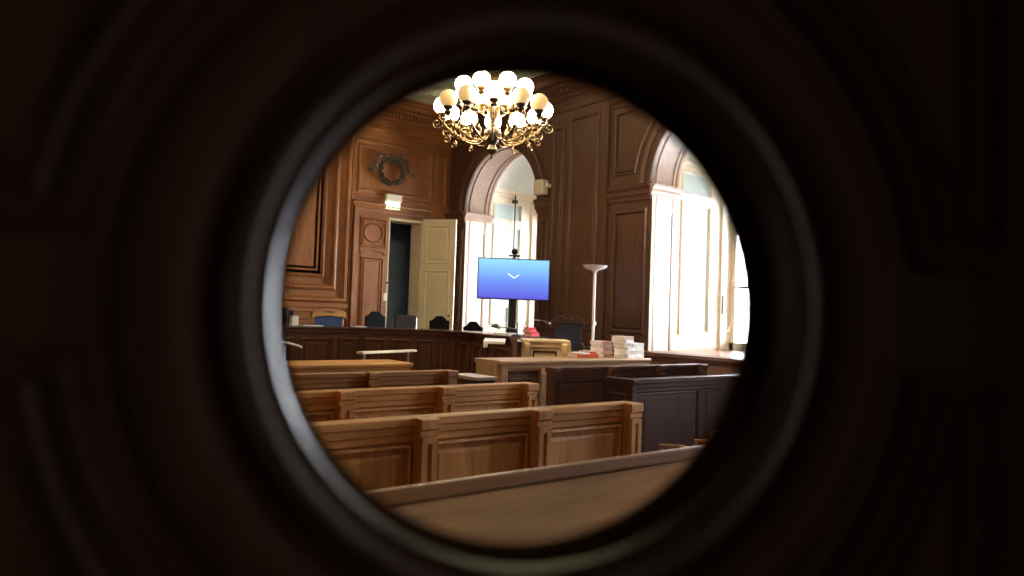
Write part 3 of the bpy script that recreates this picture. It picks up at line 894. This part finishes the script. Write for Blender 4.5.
m = MB(); m.lathe([(0,0),(.025,0),(.028,.012),(.02,.02)], 14, (0,-.05,.115), Matrix.Rotation(PI/2,3,'X')); m.build('lens', glass('lens_glass'), wc_, smooth=True)
# dark rod standing against the embrasure panelling above the television
rd = empty('curtain_rod', (10.08, 12.66, SILL), 0, 'thin dark upright rod against the white side of the far window, above the television', 'rod')
m = MB(); m.tube([(0,0,0),(0,0,3.18)], .017, 8); m.build('rod', iron, rd, smooth=True)
m = MB(); m.box(-.05,.05,-.03,.05,2.98,3.05); m.build('bracket', iron, rd)

# ================================================================== UPLIGHTER
fl = empty('floor_lamp', (7.475, 7.48, DZ), 0, 'tall white uplighter floor lamp with a shallow dish shade', 'floor lamp')
m = MB(); m.lathe([(0,0),(.16,0),(.16,.02),(.03,.035),(.0,.04)], 28); m.build('base', white_m, fl, smooth=True)
m = MB(); m.tube([(0,0,.03),(0,0,1.74)], .022, 12); m.build('pole', white_m, fl, smooth=True)
m = MB(); m.lathe([(0.022,1.73),(.028,1.75),(.045,1.77),(.10,1.785),(.155,1.81),(.185,1.845),(.176,1.845),(.14,1.815),(.02,1.80),(0,1.80)], 32); m.build('lamp_shade', white_m, fl, smooth=True)
m = MB(); m.box(-.028,.028,-.03,.0,.98,1.03); m.build('switch', steel, fl, bevel=.004)

# ================================================================== CLERK'S DESK, LAMPS, FILES
ck = empty('clerk_desk', (6.27, 7.57, 0), math.radians(-35), 'small window-lit oak clerk desk with scrolled console legs at the end of the judges desk', 'desk')
H = 1.265
po = windowlit
m = MB(); m.prism([(0,-.03),(.70,-.03),(.70,.50),(0,.50)], lambda a, b: (a*.93-.03, b, H-.035), lambda a, b: (a*.93-.03, b, H)); m.build('desk_top', po('X'), ck, bevel=.008)
m = MB(); m.box(0,.64,.04,.46,.02,H-.035); m.build('carcase', po('X'), ck)
m = MB(); m.box(.0,.52,.0,.05,H-.10,H-.035); m.build('frieze', po('X'), ck, bevel=.004)
for x in (.0,.50):
    m = MB()
    m.prism([(.04,.02),(-.01,.02),(-.01,.10),(.01,.16),(.01,.75),(-.0,.95),(-.05,1.12),(-.07,H-.06),(-.05,H-.04),(.04,H-.04)], lambda a, b: (x, a+.0, b), lambda a, b: (x+.07, a+.0, b))
    m.build('console_leg', po('Z'), ck, bevel=.006)
m = MB(); m.frame(rect(.09,.48,.3,H-.14), [(0,0),(0,.012),(.03,.014),(.035,.0),(.04,-.02)], lambda u, v, o: (u, .04-o, v)); m.build('panel', po('X'), ck)
m = MB(); m.box(.12,.45,-.012+.035,.03+.012,H-.175,H-.15); m.box(.12,.14,.023,.042,.4,H-.15); m.box(.43,.45,.023,.042,.4,H-.15); m.build('dark_inlay', black_m, ck)
m = MB(); m.lathe([(0,0),(.018,.004),(.014,.02),(0,.024)], 10, (.05,-.01,H-.13), Matrix.Rotation(PI/2,3,'X')); m.build('knob', brass, ck, smooth=True)

# lectern in front of the desk arm, white board stands for window light
lc = empty('lectern', (5.83, 7.66, 0), math.radians(-40), 'slim lectern with a window-lit top between the judges desk and the lawyers desk', 'lectern')
m = MB(); m.prism([(-.16,1.20),(-.16,1.235),(.16,1.265),(.16,1.24)], lambda a, b: (-.14, a, b), lambda a, b: (.14, a, b)); m.build('reading_board', white_m, lc, bevel=.004)
m = MB(); m.box(-.14,-.09,-.16,.0,1.15,1.21); m.build('book_stop', white_m, lc, bevel=.006)
m = MB(); m.box(-.085,-.05,-.02,.02,.03,1.22); m.build('post', black_m, lc)
m = MB(); m.box(-.24,.10,-.18,.18,0,.03); m.build('base', black_m, lc, bevel=.006)

# barre before the judges
br = empty('witness_barre', (3.89, 7.66, 0), math.radians(20.3), 'thin pale rail on two slim posts standing before the judges desk', 'rail')
m = MB(); m.box(-.02, .98, -.05, .05, 1.075, 1.105); m.build('hand_rail', plain('pale_rail', (.75,.68,.52), .3), br, bevel=.008)
for x in (.06,.86):
    m = MB(); m.tube([(x,0,.02),(x,0,1.075)], .015, 8); m.build('post', steel, br, smooth=True)
    m = MB(); m.lathe([(0,0),(.10,0),(.10,.012),(.02,.02)], 16, (x,0,0)); m.build('foot', steel, br, smooth=True)

# desk lamp with a green shade on the arm of the judges desk
dl = empty('desk_lamp', (6.68, 8.24, 1.281), 0, 'green-shaded swing-arm desk lamp on the right arm of the judges desk', 'desk lamp')
gl = plain('green_enamel', (.05,.10,.09), .3)
m = MB(); m.lathe([(0,0),(.085,0),(.085,.015),(.02,.03),(0,.03)], 20); m.build('base', black_m, dl, smooth=True)
m = MB(); m.tube([(0,0,.02),(0,0,.19)], .010, 8); m.build('post', gl, dl, smooth=True)
m = MB(); m.tube([(0,0,.10),(-.14,.10,.12),(-.22,.15,.125)], .008, 8); m.build('arm', gl, dl, smooth=True)
m = MB(); m.lathe([(.015,.035),(.03,.03),(.055,.005),(.075,-.02),(.07,-.02),(.0,.01)], 18, (-.26,.18,.135), Matrix.Rotation(.3,3,'Y')); m.build('lamp_shade', gl, dl, smooth=True)
m = MB(); m.prism([(-.03,0),(.03,0),(0,.03)], lambda a, b: (a, -.01, .17+b), lambda a, b: (a, .01, .17+b)); m.build('counterweight', gl, dl)

mk = empty('microphone', (6.98, 8.42, 1.281), 0, 'long-necked microphone arching over the clerk seat beside the desk lamp', 'microphone')
m = MB(); m.tube([(0,0,0.01),(-.02,0,.10),(-.02,-.02,.20),(.06,-.08,.245),(.20,-.18,.235),(.27,-.23,.20)], .006, 6); m.build('neck', steel, mk, smooth=True)
m = MB(); m.lathe([(0,0),(.05,0),(.05,.015),(.0,.02)], 14); m.build('base', black_m, mk, smooth=True)
m = MB(); m.sphere((.275,-.235,.195), .017, 10, 8); m.build('head', steel, mk, smooth=True)

# microphone at the left end of the judges desk
mk2 = empty('microphone', (4.58, 11.70, 1.281), 0, 'small desk microphone with a white paper block before the half-hidden left chair', 'microphone')
m = MB(); m.lathe([(0,0),(.06,0),(.05,.03),(0,.03)], 14); m.build('base', black_m, mk2, smooth=True)
m = MB(); m.tube([(0,0,.02),(0,-.02,.14),(-.03,-.06,.21)], .008, 6); m.build('neck', black_m, mk2, smooth=True)
m = MB(); m.sphere((-.035,-.07,.225), .024, 10, 8); m.build('head', black_m, mk2, smooth=True)
nb = MB(); nb.box(-.06,.06,-.05,.05,0,.16); o = nb.build('name_block', white_m, None, (4.72,11.75,1.281), bevel=.004); tag(o, 'white block standing at the left end of the judges desk', 'block')

# sheets of paper on the judges desk
for i, (x, y, w, l) in enumerate(((5.0,11.68,.34,.2),(5.85,11.62,.22,.16))):
    m = MB(); m.box(-w/2, w/2, -l/2, l/2, 0, .012)
    o = m.build('paper_sheet', white_m, None, (x, y, 1.281)); o.rotation_euler.z = .1*i
    tag(o, ['wide white papers lying left of the presiding chair on the judges desk', 'small white papers before the right half of the presiding chair'][i], 'papers')
m = MB(); m.box(-.2,.2,-.14,.14,0,.03)
o = m.build('paper_sheet', white_m, None, (6.80, 8.62, 1.281)); o.rotation_euler.z = .2
tag(o, 'white papers on the right arm of the judges desk, behind the desk lamp', 'papers')

# metal hoop seen low at the left rim: a curved tubular chair
hp = empty('tubular_chair', (3.06, 7.75, 0), math.radians(30), 'chair with a curved white tubular back, cut by the left of the door ring', 'chair')
m = MB(); m.tube([(.22*math.cos(a), .22*math.sin(a)+.05, 1.16+.05*math.sin(a)) for a in [(-.3+k*(PI+.6)/16) for k in range(17)]], .013, 8); m.build('back_hoop', white_m, hp, smooth=True)
m = MB(); m.lathe([(0,.44),(.2,.44),(.21,.47),(.2,.5),(0,.5)], 24); m.build('seat', black, hp, smooth=True)
for a in (.7, 2.4, 3.9, 5.5):
    top = 1.16 if a < 3 else .45
    m = MB(); m.tube([(.24*math.cos(a), .24*math.sin(a)+.02, 0), (.21*math.cos(a), .21*math.sin(a)+.04, top)], .011, 8); m.build('leg', steel, hp, smooth=True)

# case files
pink = plain('pink_card', (.72,.42,.48), .7, var=.1); pale_p = plain('pale_pink_card', (.85,.70,.74), .7, var=.08)
redc = plain('red_card', (.75,.06,.09), .6); orc = plain('orange_red_card', (.72,.12,.06), .6); whp = plain('white_paper', (.86,.86,.88), .7, var=.04)
def folder(loc, w, l, h, card, label, rz=0, group=None, tilt=0):
    """a card cover folded around a block of papers"""
    root = empty('case_file', loc, rz, label, 'folder', group)
    root.rotation_euler.x = tilt
    m = MB()
    t_ = .004
    m.box(-w/2, w/2, -l/2, l/2, 0, t_); m.box(-w/2, w/2, -l/2, l/2, h-t_, h); m.box(-w/2, w/2, -l/2-.001, -l/2+t_, 0, h)
    m.build('cover', card, root, bevel=.0015)
    m = MB(); m.box(-w/2+.008, w/2-.008, -l/2+.006, l/2-.012, t_, h-t_); m.build('papers', whp, root)
    return root
TZ = 1.051
ordn = ['lowest', 'second lowest', 'middle', 'second from the top', 'topmost']
z = TZ
for i in range(5):
    h = (.045,.035,.05,.04,.045)[i]
    folder((7.29+.012*(i%2), 7.12+.006*i, z), .20, .24, h, pink if i % 2 == 0 else pale_p, 'pinkish case file, %s of the left pile beside the floor lamp' % ordn[i], .12*((-1)**i), 'pink case files in the left pile')
    z += h + .001
z = TZ
nm = ['bottom', 'second', 'third', 'fourth', 'fifth', 'top']
for i in range(6):
    h = (.05,.05,.045,.05,.05,.045)[i]
    folder((7.525+.008*(i%3)-(.03 if i>3 else 0), 6.90+.008*i, z), .19, .26, h, whp if i < 4 else pale_p, 'white case file, %s counted from below in the tall middle pile' % nm[i], .1*((-1)**i), 'white case files in the middle pile')
    z += h + .001
z = TZ
nm = ['bottom', 'second', 'third', 'top']
for i in range(4):
    h = .05
    folder((7.735+.01*(i%2), 6.93, z), .16, .24, h, whp, 'white case file, %s counted from below in the right pile by the window' % nm[i], .08*((-1)**i), 'white case files in the right pile')
    z += h + .001
folder((6.86,7.05,TZ), .36, .24, .05, orc, 'open-edged orange-red folder lying flat under white papers left of the floor lamp', -.1)
folder((6.76,7.0,TZ+.052), .16, .22, .018, whp, 'thin white file on the left part of the orange-red folder', .2)
folder((6.96,7.07,TZ+.052), .18, .20, .028, orc, 'small orange-red file on the right part of the flat folder', -.25)
m = MB(); m.box(-.1,.1,-.08,.08,0,.004)
o = m.build('paper_sheet', white_m, None, (6.96, 7.05, TZ+.082)); o.rotation_euler.z = .5; tag(o, 'loose white sheet on top of the orange-red file', 'papers')
# red files on the judges desk by the television column
z = 1.281
for i in range(4):
    h = .032
    folder((6.95+.02*(i%2)-.02*i, 8.24, z), .20-.02*i, .15, h, redc, 'red case file, %s of the red pile below the television' % ['lowest','second lowest','second highest','topmost'][i], .25*((-1)**i), 'red case files')
    z += h + .001

# loudspeaker on the impost between the windows
sp = empty('loudspeaker', (8.60, 10.08, 3.80), math.radians(12), 'small cream loudspeaker mounted on the ledge right of the far arch', 'loudspeaker')
m = MB(); m.box(-.08,.08,-.12,.10,0.0,.27); m.build('cabinet', plain('cream_plastic', (.70,.66,.52), .5, var=.04), sp, bevel=.01)
m = MB(); m.box(-.084,-.08,-.10,.08,.02,.25); m.build('grille', plain('cream_grille', (.62,.58,.46), .7, var=.1, scale=120), sp)
m = MB(); m.box(.0,.12,-.17,-.12,.14,.2); m.build('bracket', white_m, sp)

# ================================================================== EXIT LIGHT
ex = empty('exit_light', (7.17, YB-.06, 3.68), 0, 'small lit exit light box above the doorway', 'light')
m = MB(); m.box(0,.36,-.10,.0,.16,.30); m.build('housing', plain('cream_plastic', (.70,.66,.52), .5, var=.04), ex, bevel=.008)
m = MB(); m.box(.01,.32,-.09,.0,0.0,.16); m.build('diffuser', emit('exit_diffuser', (1.0,.95,.62), .42), ex, bevel=.004)
m = MB()
for k, w in enumerate((.05,.03,.045,.03,.04,.05)):
    m.box(.03+k*.048, .03+k*.048+w*.8, -.094, -.091, .012, .012+.035)
m.build('green_legend', plain('exit_green', (.05,.30,.10), .5), ex)

# ================================================================== CARVED WREATH
wr_c = Vector((7.28, YB-.075, 4.46))
wt = empty('carved_wreath', wr_c, 0, 'dark carved laurel wreath with ribbons on the panel over the door', 'carving')
cv = plain('dark_carved_oak', (.075,.055,.04), .5, var=.3, scale=40)
def leaf(m, c, d, n, ln, wd, th):
    c, d, n = Vector(c), Vector(d).normalized(), Vector(n).normalized()
    s = d.cross(n).normalized()
    rings = []
    for t, k in ((0,.15),(.25,.8),(.5,1),(.75,.75),(1,.08)):
        p = c + d*ln*t + n*th*math.sin(PI*t)
        rings.append([p - s*wd*k, p + n*th*k, p + s*wd*k, p - n*th*.3*k])
    m.strip(rings, closed=True, cap=True)
m = MB()
for k in range(96):
    a = 2*PI*k/96 + random.uniform(-.05,.05); r = .255 + random.uniform(-.045,.045)
    c = (r*math.cos(a), -.02, r*math.sin(a))
    tdir = (-math.sin(a)+random.uniform(-.6,.6), -.2, math.cos(a)+random.uniform(-.6,.6))
    leaf(m, c, tdir, (0,-1,0), random.uniform(.07,.11), .022, .03)
m.tube([(.255*math.cos(a), -.015, .255*math.sin(a)) for a in [2*PI*k/32 for k in range(33)]], .04, 8)
m.build('wreath', cv, wt)
m = MB()
for s in (-1, 1):
    pts = [(s*.05,-.03,.27),(s*.18,-.05,.33),(s*.30,-.04,.27),(s*.34,-.05,.17),(s*.38,-.04,.06),(s*.48,-.03,.0)]
    m.tube(pts, [.03,.035,.03,.025,.02,.008], 6)
    for p in pts[1:]:
        for q in range(4):
            leaf(m, p, (s*random.uniform(-.2,1), -.2, random.uniform(-1,.8)), (0,-1,0), .08, .025, .02)
m.build('ribbon', cv, wt)

# ================================================================== CEILING ORNAMENT
co = empty('ceiling_ornament', (7.25, 11.95, HC), 0, 'pale green plaster leaf scrolls on the ceiling left of the chandelier', 'ornament')
m = MB()
for k in range(150):
    t = k/150
    a = t*9.0
    x = -0.75 + 1.5*t + .16*math.cos(a*2.3); y = .75 - 1.5*t*.8 + .22*math.sin(a*2.0)
    leaf(m, (x, y, -.01), (math.cos(a*3+random.uniform(-.8,.8)), math.sin(a*3+random.uniform(-.8,.8)), -.25), (0,0,-1), random.uniform(.12,.2), .045, .06)
m.tube([(-.75+1.5*t/30+.16*math.cos(t*.7), .75-1.2*t/30+.22*math.sin(t*.6), -.03) for t in range(31)], .04, 6)
m.build('leaf_scrolls', plaster, co)

# ================================================================== CHANDELIER
cc = Vector((4.72, 6.37, 3.88))
cd = empty('chandelier', cc, 0, 'large gilt bronze chandelier with two tiers of round opal glass globes', 'chandelier')
lit = emit('lit_opal_glass', (1.0, .82, .54), 20.0)
opal, nt, b = new_mat('dim_glow_opal_glass')
b.inputs['Base Color'].default_value = (.85,.70,.42,1); b.inputs['Roughness'].default_value = .35
b.inputs['Subsurface Weight'].default_value = .5; b.inputs['Subsurface Radius'].default_value = (.08,.06,.04)
b.inputs['Emission Color'].default_value = (1.0,.66,.28,1); b.inputs['Emission Strength'].default_value = .16  # weak glow put into the dimmer globes to brighten their yellow
m = MB(); m.lathe([(0,HC-cc.z),(.14,HC-cc.z-.0),(.13,HC-cc.z-.06),(.03,HC-cc.z-.12),(.012,HC-cc.z-.14)], 20); 
m.build('ceiling_rose', brass, cd, smooth=True)
m = MB()
m.tube([(0,0,.50),(0,0,HC-cc.z-.1)], .014, 8)
sp_ = [(.018,.74),(.03,.70),(.05,.66),(.03,.62),(.018,.60),(.035,.56),(.055,.52),(.03,.46),(.02,.42),(.045,.36),(.06,.30),(.04,.22),(.025,.12),(.05,.05),(.075,-.02),(.06,-.10),(.035,-.16),(.045,-.22)]
m.lathe(sp_, 18); m.build('stem', brass, cd, smooth=True)
m = MB()
m.lathe([(.045,-.24),(.08,-.26),(.10,-.30),(.09,-.35),(.06,-.40),(.035,-.43),(.05,-.46),(.065,-.485),(.04,-.52),(.015,-.54),(.02,-.56),(0,-.60)], 20)
m.build('bowl', iron, cd, smooth=True)
def spiral(c, r, turns, ax1, ax2, n=22, start=0.0):
    out = []
    for i in range(n+1):
        t = i/n; rr = r*(1-.85*t); a = start + turns*2*PI*t
        out.append(Vector(c) + Vector(ax1)*rr*math.cos(a) + Vector(ax2)*rr*math.sin(a))
    return out
def arm(a, R, zc_, dirt):
    ca, sa = math.cos(a), math.sin(a)
    def P(r, z, off=0): return (r*ca - off*sa, r*sa + off*ca, z)
    am = MB()
    zb = zc_ - .16
    main = [P(.05,-.30),P(.16,-.40),P(R*.55,-.38),P(R*.85,-.28),P(R*1.02,-.17),P(R*1.0,zb)]
    sm = []
    for i in range(len(main)-1):
        p0 = Vector(main[max(i-1,0)]); p1 = Vector(main[i]); p2 = Vector(main[i+1]); p3 = Vector(main[min(i+2,len(main)-1)])
        for k in range(5):
            t = k/5
            sm.append(.5*((2*p1)+(-p0+p2)*t+(2*p0-5*p1+4*p2-p3)*t*t+(-p0+3*p1-3*p2+p3)*t**3))
    sm.append(Vector(main[-1]))
    am.tube(sm, .009, 7)
    rad = Vector((ca, sa, 0)); upv = Vector((0,0,1))
    # scrolls: one curling outward below the cup, one inward, one hanging
    am.tube(spiral(Vector(P(R*1.02+.045, -.22)), .062, 1.4, rad, upv, start=PI), [.009*(1-.5*i/22) for i in range(23)], 6)
    am.tube(spiral(Vector(P(R*.62, -.27)), .085, 1.5, rad, upv, start=-PI/2), [.010*(1-.5*i/22) for i in range(23)], 6)
    am.tube(spiral(Vector(P(R*.90, -.385)), .045, 1.3, rad, upv, start=PI/2), [.008*(1-.4*i/22) for i in range(23)], 6)
    for q, (r_, z_) in enumerate(((R*.45,-.36),(R*.72,-.30),(R*.95,-.20))):
        leaf(am, P(r_, z_), Vector(P(.6, .7)) if q % 2 == 0 else Vector(P(.8,-.3)), (-sa, ca, 0), .10, .028, .012)
    return am
def cup(a, R, z):
    m = MB(); m.lathe([(.0,z-.19),(.012,z-.18),(.014,z-.165),(.03,z-.155),(.042,z-.14),(.03,z-.125),(.022,z-.115),(.045,z-.105),(.056,z-.085),(.052,z-.075),(.03,z-.08)], 16, (R*math.cos(a), R*math.sin(a), 0))
    return m
def add_lamp(a, R, z, full_on, gr=.096):
    arm(a, R, z, 0).build('arm', brass, cd, smooth=True, angle=60)
    cup(a, R, z).build('cup', brass if full_on else iron, cd, smooth=True)
    m = MB(); m.sphere((R*math.cos(a), R*math.sin(a), z), gr, 24, 16)
    m.build('globe', lit if full_on else opal, cd, smooth=True)
fa = math.atan2(-cc.y, -cc.x)                       # direction back to the doorway
for k in range(12):
    a = fa + k*2*PI/12
    add_lamp(a, .56, -.02 if k else .0, k not in (1, 2, 10, 11), .097)
for k in range(8):
    a = fa + (k+.5)*2*PI/8
    R, z = .36, .19
    m = MB()
    ca, sa = math.cos(a), math.sin(a)
    m.tube([(.03*ca,.03*sa,.0),(.14*ca,.14*sa,-.06),(.25*ca,.25*sa,-.04),(R*ca,R*sa,z-.16)], .010, 7)
    m.tube(spiral((.2*ca,.2*sa,.04), .055, 1.3, (ca,sa,0), (0,0,1)), .008, 6)
    m.build('arm', brass, cd, smooth=True)
    cup(a, R, z).build('cup', brass, cd, smooth=True)
    m = MB(); m.sphere((R*ca, R*sa, z), .093, 24, 16); m.build('globe', lit, cd, smooth=True)

# blind cord in the second window
cdn = empty('blind_cord', (10.62, 7.50, 1.42), 0, 'white looped cord hanging beside the near right window', 'cord')
m = MB(); m.tube([(0,0,.62),(.0,0,.25),(.0,-.02,.10),(.03,-.05,.0),(.07,-.07,.02),(.09,-.08,.10)], .012, 8); m.build('cord', white_m, cdn, smooth=True)
m = MB(); m.box(-.02,.02,-.02,.02,.30,.62); m.build('cord_grip', plain('grey_grip', (.25,.23,.2), .5), cdn, bevel=.005)
